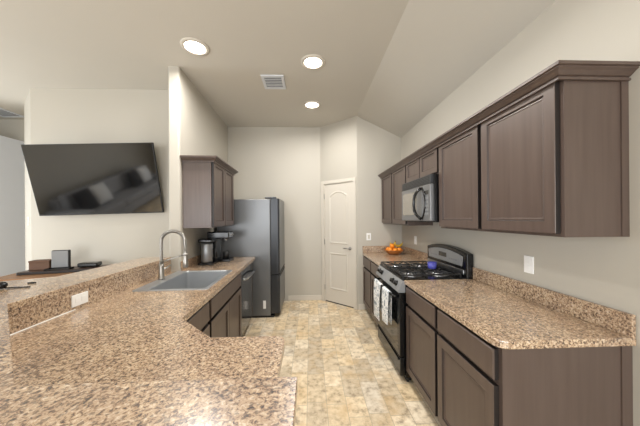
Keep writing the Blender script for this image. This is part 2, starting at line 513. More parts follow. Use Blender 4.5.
for (za, zb, rise) in ((1.03, 1.93, 0.075), (0.24, 0.87, 0.0)):
    xa, xb = x0 + 0.105, x1 - 0.105
    pb_ = moulding(arch(xa, xb, za, zb, rise), arch(xa, xb, za, zb, rise, 0.012), arch(xa, xb, za, zb, rise, 0.034), 0.0045)
    p = pb_.build('door_panel', M['white'], d)
h = MB().lathe([(0, 0), (0.03, 0), (0.03, 0.008), (0.012, 0.012), (0.012, 0.045), (0, 0.045)], 20, mtx=Matrix.Translation((x1 - 0.06, 0.006, 0.97)) @ Matrix.Rotation(PI / 2, 4, 'X'))
h.tube([(x1 - 0.06, -0.038, 0.97), (x1 - 0.10, -0.042, 0.972), (x1 - 0.16, -0.038, 0.968)], 0.009)
h.build('door_handle', M['nickel'], d)
for z in (0.25, 1.05, 1.85):
    bx('hinge', M['nickel'], d, x0 - 0.006, x0 + 0.006, -0.006, 0.006, z - 0.045, z + 0.045)

# ------------------------------------------------------------------ cabinets
FT = 0.026   # door thickness
def base_cabinet(label, wdt, loc, rz, d=0.61, doors=1, drawer=True, hollow=False, group='base cabinets', falsefront=False, rail=0.058):
    """local: back at y=0, front frame at y=-d, x 0..wdt"""
    t = thing('base_cabinet', label, 'cabinet', loc, rz, group)
    g = 0.0008
    cb = MB()
    if hollow:
        cb.box(g, 0.018, -d, 0, 0.1, 0.875).box(wdt - 0.018, wdt - g, -d, 0, 0.1, 0.875)
        cb.box(0.018, wdt - 0.018, -d, 0, 0.1, 0.118).box(0.018, wdt - 0.018, -0.01, 0, 0.118, 0.875)
        cb.box(0.018, wdt - 0.018, -d, -d + 0.019, 0.118, 0.15).box(0.018, wdt - 0.018, -d, -d + 0.019, 0.69, 0.875)
        cb.box(0.018, 0.05, -d, -d + 0.019, 0.15, 0.69).box(wdt - 0.05, wdt - 0.018, -d, -d + 0.019, 0.15, 0.69)
    else:
        cb.box(g, wdt - g, -d, 0, 0.1, 0.875)
    cb.build('carcass', M['wood'], t)
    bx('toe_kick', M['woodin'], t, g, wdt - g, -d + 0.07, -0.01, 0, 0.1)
    e = 0.017
    if drawer:
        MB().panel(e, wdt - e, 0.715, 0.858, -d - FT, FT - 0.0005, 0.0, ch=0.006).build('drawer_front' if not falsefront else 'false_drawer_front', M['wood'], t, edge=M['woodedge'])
        ztop = 0.69
    else: ztop = 0.858
    n = doors; ww = (wdt - 2 * e - (n - 1) * 0.004) / n
    for i in range(n):
        a = e + i * (ww + 0.004)
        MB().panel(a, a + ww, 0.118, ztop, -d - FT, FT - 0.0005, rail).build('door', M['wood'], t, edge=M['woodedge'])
    return t
def wall_cabinet(label, wdt, loc, rz, z0, z1, d=0.305, doors=1, group='wall cabinets', e=0.016, rail=0.056):
    t = thing('wall_cabinet', label, 'cabinet', loc, rz, group)
    g = 0.0008
    bx('carcass', M['wood'], t, g, wdt - g, -d, -0.0005, 0, z1 - z0)
    n = doors; ww = (wdt - 2 * e - (n - 1) * 0.014) / n
    for i in range(n):
        a = e + i * (ww + 0.014)
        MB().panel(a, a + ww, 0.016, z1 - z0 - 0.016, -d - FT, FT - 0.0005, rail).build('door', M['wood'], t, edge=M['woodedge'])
    return t
RZ = -PI / 2
YM = 1.663
HW = YM - YN
gb = 'base cabinets on the right wall'
c = base_cabinet('dark base cabinet at the near end of the right counter, its side panel facing us', HW, (XW - 0.001, YM, 0), RZ, group=gb)
bx('end_panel', M['wood'], c, HW - 0.0005, HW + 0.006, -0.61, -0.0, 0.0, 0.875)
bx('end_stile', M['wood'], c, HW + 0.006, HW + 0.012, -0.05, -0.0, 0.0, 0.875)
base_cabinet('dark base cabinet just this side of the black stove', YR - YM - 0.004, (XW - 0.001, YR - 0.004, 0), RZ, group=gb)
YS = YR + 0.762
YL = (YS + YB) / 2
base_cabinet('dark base cabinet just beyond the black stove', YL - YS - 0.004, (XW - 0.001, YL, 0), RZ, group=gb)
base_cabinet('dark base cabinet in the corner under the bowl of oranges, farthest on the right', YB - YL - 0.001, (XW - 0.001, YB - 0.001, 0), RZ, group=gb)

gw = 'wall cabinets on the right wall'
UZ0, UZ1 = 1.372, 2.134
c = wall_cabinet('dark wall cabinet nearest us on the right wall, with its plain side showing', HW, (XW, YM, UZ0), RZ, UZ0, UZ1, group=gw, e=0.02)
bx('end_stile', M['wood'], c, HW - 0.001, HW + 0.005, -0.035, -0.0005, 0, UZ1 - UZ0)
wall_cabinet('dark single-door wall cabinet between the microwave and the nearest wall cabinet', YR - YM, (XW, YR, UZ0), RZ, UZ0, UZ1, group=gw)
MZ = 1.862
wall_cabinet('short two-door dark wall cabinet above the microwave', 0.762, (XW, YS, MZ), RZ, MZ, UZ1, doors=2, group=gw, rail=0.05)
wall_cabinet('dark single-door wall cabinet just beyond the microwave', YL - YS, (XW, YL, UZ0), RZ, UZ0, UZ1, group=gw)
wall_cabinet('dark single-door wall cabinet in the far corner of the right wall', YB - YL - 0.001, (XW, YB - 0.001, UZ0), RZ, UZ0, UZ1, group=gw)
# crown: profile (outward, up) swept along front and the near return
CP = [(0.0, -0.03), (0.013, -0.03), (0.013, -0.021), (0.006, -0.019), (0.006, -0.013), (0.014, -0.010), (0.030, 0.004), (0.041, 0.011), (0.041, 0.016), (0.051, 0.018), (0.051, 0.032), (0.0, 0.032)]
def crown(path, name, label, z, group=None):
    """path of (x,y) corners; outward is to the right of travel"""
    b = bmesh.new(); rings = []
    for prof in CP:
        off = offset_path(path, prof[0] + 0.0008)
        rings.append([b.verts.new((p[0], p[1], z + prof[1])) for p in off])
    n = len(CP)
    for k in range(n):
        A, B = rings[k], rings[(k + 1) % n]
        for i in range(len(path) - 1): b.faces.new((A[i], A[i + 1], B[i + 1], B[i]))
    b.faces.new([r[0] for r in rings]); b.faces.new([r[-1] for r in rings][::-1])
    z_ = MB(); z_._add(b)
    o = z_.build(name, M['wood']); tag(o, label, 'moulding', group); return o
# travel from the far corner towards the camera along the front: outward (-X) is to the right of -Y travel
crown([(XW - 0.333, YB - 0.002), (XW - 0.333, YN - 0.001), (XW - 0.001, YN - 0.001)], 'crown_moulding', 'long dark crown moulding along the top of the right wall cabinets', UZ1 - 0.014)

# left run wall cabinet
ca = wall_cabinet('dark two-door wall cabinet on the left partition above the coffee makers', 0.84, L3(WA + 0.0005, 0.035, UZ0), TH, UZ0, UZ1, doors=2, group='wall cabinets on the left partition')
# travel away from the camera keeps +a on the right
crown([L(WA + 0.001, 0.034), L(WA + 0.333, 0.034), L(WA + 0.333, 0.876), L(WA + 0.001, 0.876)], 'crown_moulding', 'short dark crown moulding on top of the left wall cabinet', UZ1 - 0.014)
# left base run
gl = 'base cabinets of the left counter'
DLc = 0.579
base_cabinet('dark two-door sink base cabinet on the left, below the sink', 0.98, L3(WA + 0.001, -0.865, 0), TH, d=DLc, doors=2, hollow=True, falsefront=True, group=gl)
base_cabinet('dark base cabinet at the inner corner of the left counter, nearest us', 0.44, L3(WA + 0.001, -1.307, 0), TH, d=DLc, group=gl)
base_cabinet('narrow dark base cabinet squeezed between dishwasher and refrigerator', 0.165, L3(WA + 0.001, 0.755, 0), TH, d=DLc - 0.03, rail=0.04, group=gl)
# peninsula cabinet, facing the kitchen (+Y)
base_cabinet('dark base cabinet under the near peninsula counter, its door turned towards the refrigerator', 0.36, (-0.16, 0.64, 0), PI, d=0.52, group=gl)

# ------------------------------------------------------------------ countertops
CT0, CT1 = 0.8765, 0.914
def arc(cx, cy, r, t0, t1, n=6): return [(cx + r * math.cos(R(t0 + (t1 - t0) * i / n)), cy + r * math.sin(R(t0 + (t1 - t0) * i / n))) for i in range(n + 1)]
XC = XW - 0.642
# right near
t = thing('countertop', 'speckled tan countertop on the right, from the stove to the open near end', 'countertop', (XC, YN, CT0), 0, 'speckled countertops')
def local(o, pts): return [(p[0] - o.location.x, p[1] - o.location.y) for p in pts]
pts = [(XW - 0.001, YR - 0.004), (XC, YR - 0.004)] + arc(XC + 0.06, YN - 0.026 + 0.06, 0.06, 180, 270) + [(XW - 0.001, YN - 0.026)]
MB().prism(local(t, pts), 0, CT1 - CT0, bev=0.006).build('slab', M['granite'], t)
bx('backsplash', M['granite'], t, 0.642 - 0.021, 0.641, -0.026, YR - 0.004 - YN, CT1 - CT0, CT1 - CT0 + 0.105, bev=0.003)
# right far
t = thing('countertop', 'speckled tan countertop in the far right corner, holding the bowl of oranges', 'countertop', (XC, YS, CT0), 0, 'speckled countertops')
pts = [(XW - 0.001, YB - 0.001), (XC, YB - 0.001), (XC, YS + 0.004), (XW - 0.001, YS + 0.004)]
MB().prism(local(t, pts), 0, CT1 - CT0, bev=0.006).build('slab', M['granite'], t)
bx('backsplash', M['granite'], t, 0.621, 0.641, 0.004, YB - YS - 0.001, CT1 - CT0, CT1 - CT0 + 0.105, bev=0.003)
bx('backsplash', M['granite'], t, 0.0, 0.6205, YB - YS - 0.021, YB - YS - 0.001, CT1 - CT0, CT1 - CT0 + 0.105, bev=0.003)
# left + peninsula, with the sink cut-out
SKa0, SKa1, SKb0, SKb1 = 0.02, 0.592, -0.765, -0.022   # sink outer rim in left-run coordinates
t = thing('countertop', 'big L-shaped speckled tan countertop with the sink, running to the refrigerator', 'countertop', (-1.0, 1.2, CT0), 0, 'speckled countertops')
CF = 0.66
inn = offset_path(inner, 0.019)
pts = [L(CF, 0.925), L(CF, -1.34), (-0.47, 1.2)] + arc(-0.12 - 0.05, 1.2 - 0.05, 0.05, 90, 0) + [(-0.12, 0.62), inn[2], inn[1], inn[0], L(WA + 0.001, -0.0155), L(WA + 0.001, 0.925)]
hole = [L(SKa0 + 0.02, SKb0 + 0.02), L(SKa0 + 0.02, SKb1 - 0.02), L(SKa1 - 0.02, SKb1 - 0.02), L(SKa1 - 0.02, SKb0 + 0.02)]
MB().prism(local(t, pts), 0, CT1 - CT0, holes=[local(t, hole)]).build('slab', M['granite'], t)
def on_sp(y):
    f_ = (y - inner[1][1]) / (inner[0][1] - inner[1][1]); return (inner[1][0] + f_ * (inner[0][0] - inner[1][0]), y)
MB().prism(local(t, strip(0.0, 0.018)), CT1 - CT0 + 0.0002, 1.0305 - CT0).build('bar_backsplash', M['granite'], t)
cau = strip(-0.004, 0.001, [on_sp(1.62), inner[1]])
MB().prism(local(t, cau), CT1 - CT0 + 0.0003, CT1 - CT0 + 0.005).build('caulk_line', M['plate'], t)['label'] = 'white caulk line'
wsp = [L(WA + 0.001, -0.0155), L(WA + 0.021, -0.0155), L(WA + 0.021, 0.925), L(WA + 0.001, 0.925)]
MB().prism(local(t, wsp), CT1 - CT0 + 0.0002, CT1 - CT0 + 0.105).build('backsplash', M['granite'], t)
# raised bar ledge
t = thing('bar_ledge', 'raised speckled tan bar ledge wrapping around the left counter towards us', 'bar ledge', (-1.5, 1.2, 1.032), 0)
li = offset_path(inner, -0.003)
li[-1] = (-0.035, li[-1][1])
pts = li + [(-0.035, 0.22), (-0.95, 0.22), (-2.0, 1.05), (-2.14, 1.45), (-2.03, 1.74), (-1.80, 1.86), (-1.78, 2.2), L(-0.335, -0.025)]
MB().prism(local(t, pts), 0, 0.038, bev=0.002).build('slab', M['granite'], t)

# ------------------------------------------------------------------ sink and faucet
sk = thing('sink', 'stainless steel drop-in sink set in the left counter', 'sink', L3(SKa0, SKb0, CT1), TH)
sk.rotation_euler = (0, 0, TH - PI / 2)
sw, sl = SKa1 - SKa0, SKb1 - SKb0
def rr(x0, x1, y0, y1, r, n=5):
    return arc(x0 + r, y0 + r, r, 180, 270, n) + arc(x1 - r, y0 + r, r, 270, 360, n) + arc(x1 - r, y1 - r, r, 0, 90, n) + arc(x0 + r, y1 - r, r, 90, 180, n)
b = bmesh.new()
bx0, bx1, by0, by1 = 0.105, sw - 0.035, 0.035, sl - 0.035
lv = [(rr(0, sw, 0, sl, 0.02), 0.0006), (rr(0.002, sw - 0.002, 0.002, sl - 0.002, 0.02), 0.006), (rr(bx0 - 0.006, bx1 + 0.006, by0 - 0.006, by1 + 0.006, 0.03), 0.006),
      (rr(bx0, bx1, by0, by1, 0.028), 0.0), (rr(bx0 + 0.004, bx1 - 0.004, by0 + 0.004, by1 - 0.004, 0.03), -0.2), (rr(bx0 + 0.03, bx1 - 0.03, by0 + 0.03, by1 - 0.03, 0.03), -0.225)]
rings = [[b.verts.new((p[0], p[1], z)) for p in pl] for pl, z in lv]
for A, B in zip(rings, rings[1:]):
    n = len(A)
    for i in range(n): b.faces.new((A[i], A[(i + 1) % n], B[(i + 1) % n], B[i]))
b.faces.new(rings[-1])
z_ = MB(); z_._add(b); z_.build('basin', M['sinksteel'], sk)
MB().lathe([(0, 0), (0.045, 0), (0.045, 0.003), (0.036, 0.001), (0.03, -0.0005), (0, -0.0005)], 24, cx=(bx0 + bx1) / 2, cy=(by0 + by1) / 2, cz=-0.2245).build('drain', M['steel'], sk)
fc = thing('faucet', 'brushed nickel pull-down kitchen faucet with a high spring arch behind the sink', 'faucet', L3(SKa0 + 0.025, SKb0 + 0.38, CT1 + 0.0065), 0)
fc.rotation_euler = (0, 0, R(-5))
MB().lathe([(0, 0), (0.03, 0), (0.03, 0.012), (0.024, 0.02), (0.021, 0.11), (0.019, 0.14), (0, 0.14)], 20).build('base', M['nickel'], fc)
Z0 = 0.14; RA = 0.112; ZA = 0.345
path = [(0, 0, Z0)] + [(0, 0, Z0 + (ZA - Z0) * i / 6) for i in range(1, 7)] + [(RA - RA * math.cos(R(180 * i / 18)), 0, ZA + RA * 0.85 * math.sin(R(180 * i / 18))) for i in range(1, 19)] + [(2 * RA + 0.004, 0, ZA - 0.05), (2 * RA + 0.006, 0, ZA - 0.10)]
fpath = [(p[0], p[1], p[2]) for p in path]
MB().tube(fpath, 0.011, 12).build('hose', M['nickel'], fc)
# spring coil
def resample(P, n):
    P = [Vector(p) for p in P]; ln = [0]
    for a_, b_ in zip(P, P[1:]): ln.append(ln[-1] + (b_ - a_).length)
    out = []
    for i in range(n):
        s_ = ln[-1] * i / (n - 1); k = 0
        while k < len(P) - 2 and ln[k + 1] < s_: k += 1
        f_ = (s_ - ln[k]) / max(1e-9, ln[k + 1] - ln[k]); out.append(P[k].lerp(P[k + 1], f_))
    return out
core = resample(fpath, 520)
coil = []
for i, p in enumerate(core):
    tdir = (core[min(i + 1, 519)] - core[max(i - 1, 0)]).normalized()
    u = Vector((0, 1, 0)); v = tdir.cross(u)
    a_ = 2 * PI * i / 9
    coil.append(p + (u * math.cos(a_) + v * math.sin(a_)) * 0.0145)
MB().tube(coil, 0.0028, 5).build('spring', M['nickel'], fc)
MB().lathe([(0, 0), (0.02, 0), (0.024, 0.01), (0.021, 0.05), (0.015, 0.075), (0.014, 0.14), (0.012, 0.155), (0, 0.155)], 18, cx=2 * RA + 0.006, cz=ZA - 0.235).build('spray_head', M['nickel'], fc)
MB().tube([(0, 0, 0.145), (0.03, 0, 0.165), (2 * RA - 0.012, 0, 0.225)], 0.007).lathe([(0.014, 0), (0.021, 0), (0.021, 0.022), (0.014, 0.022)], 16, cx=2 * RA + 0.006, cz=0.213).build('support_arm', M['nickel'], fc)
MB().tube([(0.0, 0.018, 0.085), (0.01, 0.045, 0.09), (0.02, 0.11, 0.11)], 0.007).build('lever', M['nickel'], fc)

# ------------------------------------------------------------------ dishwasher
dw = thing('dishwasher', 'dark stainless dishwasher in the left base run, next to the sink cabinet', 'dishwasher', L3(WA + 0.001, 0.125, 0), TH)
W = 0.62
bx('tub', M['blackm'], dw, 0.004, W - 0.004, -0.56, -0.02, 0.1, 0.868)
bx('door', M['dwface'], dw, 0.004, W - 0.004, -0.599, -0.5605, 0.115, 0.866, bev=0.004)
bx('kick_plate', M['blackm'], dw, 0.004, W - 0.004, -0.52, -0.05, 0.0, 0.1)
MB().tube([(0.06, -0.599, 0.76), (0.07, -0.63, 0.76), (0.12, -0.645, 0.76), (W - 0.12, -0.645, 0.76), (W - 0.07, -0.63, 0.76), (W - 0.06, -0.599, 0.76)], 0.013).build('handle', M['steel'], dw)
bx('vent_strip', M['black'], dw, W - 0.10, W - 0.03, -0.6005, -0.599, 0.79, 0.85)

# ------------------------------------------------------------------ refrigerator
FY0, FY1 = 3.765, 4.50
fr = thing('refrigerator', 'tall slate grey bottom-freezer refrigerator beside the left wall cabinet', 'refrigerator', (-1.37, FY0, 0), 0)
fw = FY1 - FY0
FD = 0.775
bx('body', M['slate'], fr, 0, FD, 0, fw, 0.03, 1.755, bev=0.006)
bx('base_grille', M['blackm'], fr, 0.03, FD + 0.05, 0.01, fw - 0.01, 0.0, 0.03)
def fdoor(z0, z1):
    pts = [(FD + 0.012, 0.0)] + arc(FD + 0.135 - 0.03, 0.03, 0.03, 270, 360, 6) + arc(FD + 0.135 - 0.03, fw - 0.03, 0.03, 0, 90, 6) + [(FD + 0.012, fw)]
    dd = MB().prism(pts, z0, z1).build('door', M['slate_dark'], fr)
    bx('front_skin', M['slate'], dd, FD + 0.1352, FD + 0.139, 0.03, fw - 0.03, z0 + 0.004, z1 - 0.004, bev=0.001)
    return dd
du = fdoor(0.645, 1.765); dl = fdoor(0.06, 0.635)
bx('gasket', M['blackm'], fr, FD, FD + 0.012, 0.012, fw - 0.012, 0.06, 1.75)
bx('grip', M['blackm'], du, FD + 0.138, FD + 0.1405, 0.05, fw - 0.05, 0.65, 0.68)
bx('grip', M['blackm'], dl, FD + 0.138, FD + 0.1405, 0.05, fw - 0.05, 0.60, 0.632)
bx('hinge_cover', M['slate_dark'], fr, FD - 0.08, FD + 0.09, 0.02, 0.09, 1.7655, 1.79, bev=0.006)
bx('rating_label', M['plate'], fr, 0.665, 0.705, -0.0015, 0.0, 0.135, 0.255)['label'] = 'small white sticker'

# ------------------------------------------------------------------ range
rg = thing('gas_range', 'black gas range with silver control panel between the right counters', 'stove', (XW - 0.002, YS - 0.001, 0), RZ)
W = 0.760
DR = 0.66
bx('body', M['black'], rg, 0, W, -DR + 0.03, -0.005, 0.04, 0.900)
for xx in (0.05, W - 0.05):
    for yy in (-DR + 0.08, -0.08):
        MB().lathe([(0, 0), (0.02, 0), (0.016, 0.04), (0, 0.04)], 12, cx=xx, cy=yy).build('foot', M['blackm'], rg)
ck = MB().box(0.0, W, -DR + 0.01, -0.075, 0.9005, 0.918, bev=0.004).build('cooktop', M['black'], rg)
bx('kick_panel', M['blackm'], rg, 0.01, W - 0.01, -DR + 0.04, -DR + 0.06, 0.0, 0.04)
# slanted front control panel (profile in y-z swept in x)
rot_yz = Matrix(((0, 0, 1, 0), (1, 0, 0, 0), (0, 1, 0, 0), (0, 0, 0, 1)))  # (x,y,z)->(z,x,y)
cp = MB().prism([(-DR + 0.03, 0.80), (-DR - 0.032, 0.80), (-DR - 0.034, 0.815), (-DR + 0.006, 0.905), (-DR + 0.03, 0.905)], 0.0, W, mtx=rot_yz).build('control_panel', M['panelgrey'], rg)
sl_ang = math.atan2(0.09, 0.04)
for kx in (0.10, 0.20, W - 0.20, W - 0.10):
    mt_ = Matrix.Translation((kx, -DR - 0.014, 0.860)) @ Matrix.Rotation(PI / 2 - (PI / 2 - sl_ang), 4, 'X')
    kb = MB().lathe([(0, 0), (0.026, 0), (0.026, 0.006), (0.021, 0.01), (0.019, 0.03), (0, 0.032)], 20, mtx=mt_)
    q = MB(); 
    kb.build('knob', M['black'], rg)
# oven door
od = bx('oven_door', M['black'], rg, 0.006, W - 0.006, -DR - 0.022, -DR + 0.029, 0.225, 0.795, bev=0.005)
bx('oven_window', M['glass'], od, 0.05, W - 0.05, -DR - 0.0235, -DR - 0.022, 0.27, 0.70, bev=0.0005)
MB().tube([(0.05, -DR - 0.02, 0.755), (0.05, -DR - 0.062, 0.758), (0.09, -DR - 0.068, 0.758), (W - 0.09, -DR - 0.068, 0.758), (W - 0.05, -DR - 0.062, 0.758), (W - 0.05, -DR - 0.02, 0.755)], 0.012).build('oven_handle', M['black'], od)
dr = bx('storage_drawer', M['black'], rg, 0.006, W - 0.006, -DR - 0.02, -DR + 0.029, 0.055, 0.215, bev=0.006)
bx('drawer_lip', M['black'], dr, 0.03, W - 0.03, -DR - 0.034, -DR - 0.019, 0.185, 0.205, bev=0.004)
# burners and grates
for (bxx, byy, br) in ((0.19, -0.50, 0.05), (0.57, -0.50, 0.055), (0.19, -0.24, 0.045), (0.57, -0.24, 0.05)):
    bn = MB().lathe([(0, 0), (0.105, 0), (0.105, 0.004), (0.085, 0.007), (br, 0.009), (br, 0.018), (0, 0.018)], 24, cx=bxx, cy=byy, cz=0.918).build('burner', M['steel'], rg)
    MB().lathe([(0, 0), (br * 0.85, 0), (br * 0.85, 0.007), (br * 0.7, 0.011), (0, 0.011)], 24, cx=bxx, cy=byy, cz=0.9362).build('burner_cap', M['iron'], bn)
for gx0, gx1 in ((0.03, 0.365), (0.395, 0.73)):
    gm = MB(); t_ = 0.0065
    ya, yb = -0.635, -0.105; zg = 0.953
    for y in (ya, (ya + yb) / 2, yb): gm.box(gx0, gx1, y - t_, y + t_, zg - 0.012, zg, bev=0.002)
    for x in (gx0 + t_, gx1 - t_): gm.box(x - t_, x + t_, ya, yb, zg - 0.0121, zg - 0.0001, bev=0.002)
    xm = (gx0 + gx1) / 2
    for yc in (-0.50, -0.24):
        for ang in range(0, 360, 45):
            a_ = R(ang); r1 = 0.16 if ang % 90 == 45 else 0.125
            gm.tube([(xm + 0.035 * math.cos(a_), yc + 0.035 * math.sin(a_), zg - 0.004), (xm + r1 * math.cos(a_) , yc + min(0.125, r1) * math.sin(a_), zg - 0.006)], t_ * 0.8, 6)
    for x in (gx0 + t_, gx1 - t_):
        for y in (ya, yb): gm.box(x - t_, x + t_, y - t_, y + t_, 0.918, zg - 0.01)
    gm.build('grate', M['iron'], rg)
# backguard with curved top
n = 16
pts = [(0, 0.90), (W, 0.90)] + [(W - W * i / n, 1.135 + 0.045 * (1 - (2 * i / n - 1) ** 2)) for i in range(n + 1)]
bg = MB().prism(pts, 0.004, 0.072, bev=0.012, mtx=Matrix(((1, 0, 0, 0), (0, 0, -1, 0), (0, 1, 0, 0), (0, 0, 0, 1)))).build('backguard', M['black'], rg)
pts = [(0.06, 1.015), (W - 0.06, 1.015)] + [(W - 0.045 - (W - 0.09) * i / n, 1.105 + 0.038 * (1 - (2 * i / n - 1) ** 2)) for i in range(n + 1)]
pn = MB().prism(pts, 0.0725, 0.080, bev=0.003, mtx=Matrix(((1, 0, 0, 0), (0, 0, -1, 0), (0, 1, 0, 0), (0, 0, 0, 1)))).build('touch_panel', M['panelgrey'], bg)
bx('clock_display', M['glass'], pn, 0.29, 0.44, -0.0815, -0.0801, 1.06, 1.105)
for i in range(4): bx('button', M['grey'], pn, 0.12 + i * 0.036, 0.145 + i * 0.036, -0.0815, -0.0801, 1.05, 1.066)
for i in range(4): bx('button', M['grey'], pn, 0.49 + i * 0.036, 0.515 + i * 0.036, -0.0815, -0.0801, 1.05, 1.066)
MB().box(0.03, W - 0.03, -0.083, -0.073, 0.945, 0.985, bev=0.003).build('vent_trim', M['steel'], bg)
# blue pot on the grate, towel on the handle
bp = thing('small_pot', 'small blue-violet cup standing on the stove grates', 'pot', (1.225, 2.50, 0.9535), 0)
MB().lathe([(0, 0), (0.036, 0), (0.041, 0.006), (0.043, 0.058), (0.039, 0.058), (0.036, 0.010), (0, 0.010)], 24).build('cup', M['blue'], bp)
MB().lathe([(0.0385, 0.0582), (0.0445, 0.0582), (0.0445, 0.063), (0.0385, 0.063)], 24).build('rim', M['blue'], bp)

def make_towel(yc, wd, zb, ph):
    hx = XW - 0.002 - DR - 0.068
    hz = 0.758
    b = bmesh.new(); nu = 24; rows = []
    prof = []
    zbk = hz - 0.30
    for i in range(10): prof.append((+0.015, zbk + (hz - zbk) * i / 9))
    for i in range(1, 8):
        a_ = PI * i / 8; prof.append((0.015 * math.cos(a_), hz + 0.015 * math.sin(a_)))
    for i in range(22): prof.append((-0.015, hz - (hz - zb) * i / 21))
    for k, (dx, z) in enumerate(prof):
        row = []
        drop = max(0.0, hz - z); 
        for i in range(nu + 1):
            s_ = i / nu - 0.5
            fold = 0.012 * math.sin(s_ * 17 + ph) * min(1, drop / 0.12)
            if dx > 0: fold = -abs(fold) * 0.25; 
            else: fold = -abs(fold) - 0.001
            wv = wd * (1 - 0.12 * min(1, drop / 0.3))
            row.append(b.verts.new((hx + dx + fold, yc + s_ * wv, z - (0.02 * s_ if k == len(prof) - 1 else 0))))
        rows.append(row)
    for A, B in zip(rows, rows[1:]):
        for i in range(nu):
            f = b.faces.new((A[i], A[i + 1], B[i + 1], B[i])); f.smooth = True
    z_ = MB(); z_._add(b)
    o = z_.build('dish_towel', M['towel'])
    md = o.modifiers.new('thickness', 'SOLIDIFY'); md.thickness = 0.003; md.offset = 0
    return o
o = make_towel(2.735, 0.25, 0.37, 0.4); tag(o, 'white and grey patterned dish towel on the oven handle, the farther one hanging flat', 'towel', 'towels on the oven handle')
o = make_towel(2.44, 0.2, 0.445, 1.7); tag(o, 'white and grey patterned dish towel on the oven handle, the nearer folded one', 'towel', 'towels on the oven handle')

# ------------------------------------------------------------------ microwave
mwz = 1.432
mw = thing('microwave', 'stainless over-the-range microwave with black handle under the short cabinet', 'microwave', (XW - 0.002, YS - 0.047, mwz), RZ)
W = 0.713; H = MZ - mwz - 0.002; D = 0.362
bx('body', M['black'], mw, 0, W, -D, -0.004, 0.0, H, bev=0.003)
bx('bottom_plate', M['blackm'], mw, 0.02, W - 0.02, -D + 0.01, -0.03, -0.008, -0.0002)
MB().box(0.002, W - 0.002, -D - 0.03, -D - 0.0005, H - 0.085, H - 0.001, bev=0.004).build('vent_grille', M['slate_dark'], mw)
for i in range(5):
    bx('vent_slot', M['blackm'], mw, 0.03, W - 0.03, -D - 0.0312, -D - 0.0302, H - 0.075 + i * 0.014, H - 0.069 + i * 0.014)
md_ = bx('door', M['silver'], mw, 0.002, W - 0.17, -D - 0.034, -D - 0.0005, 0.003, H - 0.088, bev=0.006)
MB().prism(rr(0.05, W - 0.29, 0.06, H - 0.13, 0.02), D + 0.0345, D + 0.037, mtx=rot_xz).build('door_window', M['mirror_glass'], md_)
cpn = bx('keypad_panel', M['silver'], mw, W - 0.168, W - 0.002, -D - 0.034, -D - 0.0005, 0.003, H - 0.088, bev=0.006)
for r_ in range(5):
    for c_ in range(3):
        bx('key', M['grey'], cpn, W - 0.135 + c_ * 0.034, W - 0.109 + c_ * 0.034, -D - 0.0355, -D - 0.0342, 0.06 + r_ * 0.036, 0.082 + r_ * 0.036)
bx('display', M['glass'], cpn, W - 0.135, W - 0.04, -D - 0.0355, -D - 0.0342, 0.25, 0.285)
hp = []
for i in range(13):
    t_ = -1 + 2 * i / 12
    hp.append((W - 0.185 - 0.055 * (1 - t_ * t_), -D - 0.036 - 0.05 * (1 - t_ ** 4), (H - 0.088) / 2 + t_ * 0.15))
MB().tube(hp, 0.014).build('handle', M['black'], md_)
hp = [(W - 0.155 + 0.075 * (1 - (-1 + 2 * i / 12) ** 2) * 0.9 - 0.01, -D - 0.036, (H - 0.088) / 2 + (-1 + 2 * i / 12) * 0.15) for i in range(13)]
MB().tube(hp, 0.009).build('keypad_trim', M['black'], cpn)

# ------------------------------------------------------------------ coffee makers
cm = thing('coffee_maker', 'black coffee maker with a silver front, the nearer of the two by the refrigerator', 'coffee maker', L3(0.075, 0.30, CT1), TH, 'coffee makers')
MB().box(0, 0.20, -0.20, -0.02, 0.0, 0.028, bev=0.006).box(0.14, 0.198, -0.19, -0.021, 0.028, 0.27, bev=0.006).build('stand', M['black'], cm)
MB().lathe([(0, 0), (0.062, 0), (0.068, 0.02), (0.068, 0.22), (0.06, 0.235), (0, 0.235)], 28, cx=0.07, cy=-0.105, cz=0.0285).build('canister', M['grey_steel'], cm)
bx('lid', M['black'], cm, -0.002, 0.2, -0.19, -0.02, 0.2705, 0.312, bev=0.012)
MB().tube([(0.07, -0.175, 0.19), (0.07, -0.205, 0.185), (0.07, -0.208, 0.09), (0.07, -0.175, 0.075)], 0.009).build('handle', M['black'], cm)
cm = thing('coffee_maker', 'taller black and silver espresso machine behind the nearer coffee maker', 'coffee maker', L3(0.10, 0.53, CT1), TH, 'coffee makers')
MB().box(0, 0.2, -0.31, -0.02, 0, 0.035, bev=0.006).box(0.0, 0.2, -0.14, -0.02, 0.035, 0.30, bev=0.006).build('stand', M['black'], cm)
hd = bx('brew_head', M['black'], cm, 0.0, 0.2, -0.30, -0.02, 0.3005, 0.39, bev=0.014)
bx('front_panel', M['steel'], hd, 0.02, 0.18, -0.303, -0.299, 0.315, 0.375, bev=0.001)
MB().lathe([(0, 0), (0.022, 0), (0.026, 0.03), (0, 0.03)], 16, cx=0.1, cy=-0.22, cz=0.27).build('spout', M['steel'], cm)
MB().lathe([(0, 0), (0.035, 0), (0.04, 0.09), (0.037, 0.09), (0.033, 0.006), (0, 0.006)], 20, cx=0.1, cy=-0.23, cz=0.0355).build('cup', M['blackm'], cm)
for kx in (0.05, 0.15):
    MB().lathe([(0, 0), (0.013, 0), (0.011, 0.015), (0, 0.015)], 14, mtx=Matrix.Translation((kx, -0.303, 0.345)) @ Matrix.Rotation(PI / 2, 4, 'X')).build('dial', M['steel'], cm)

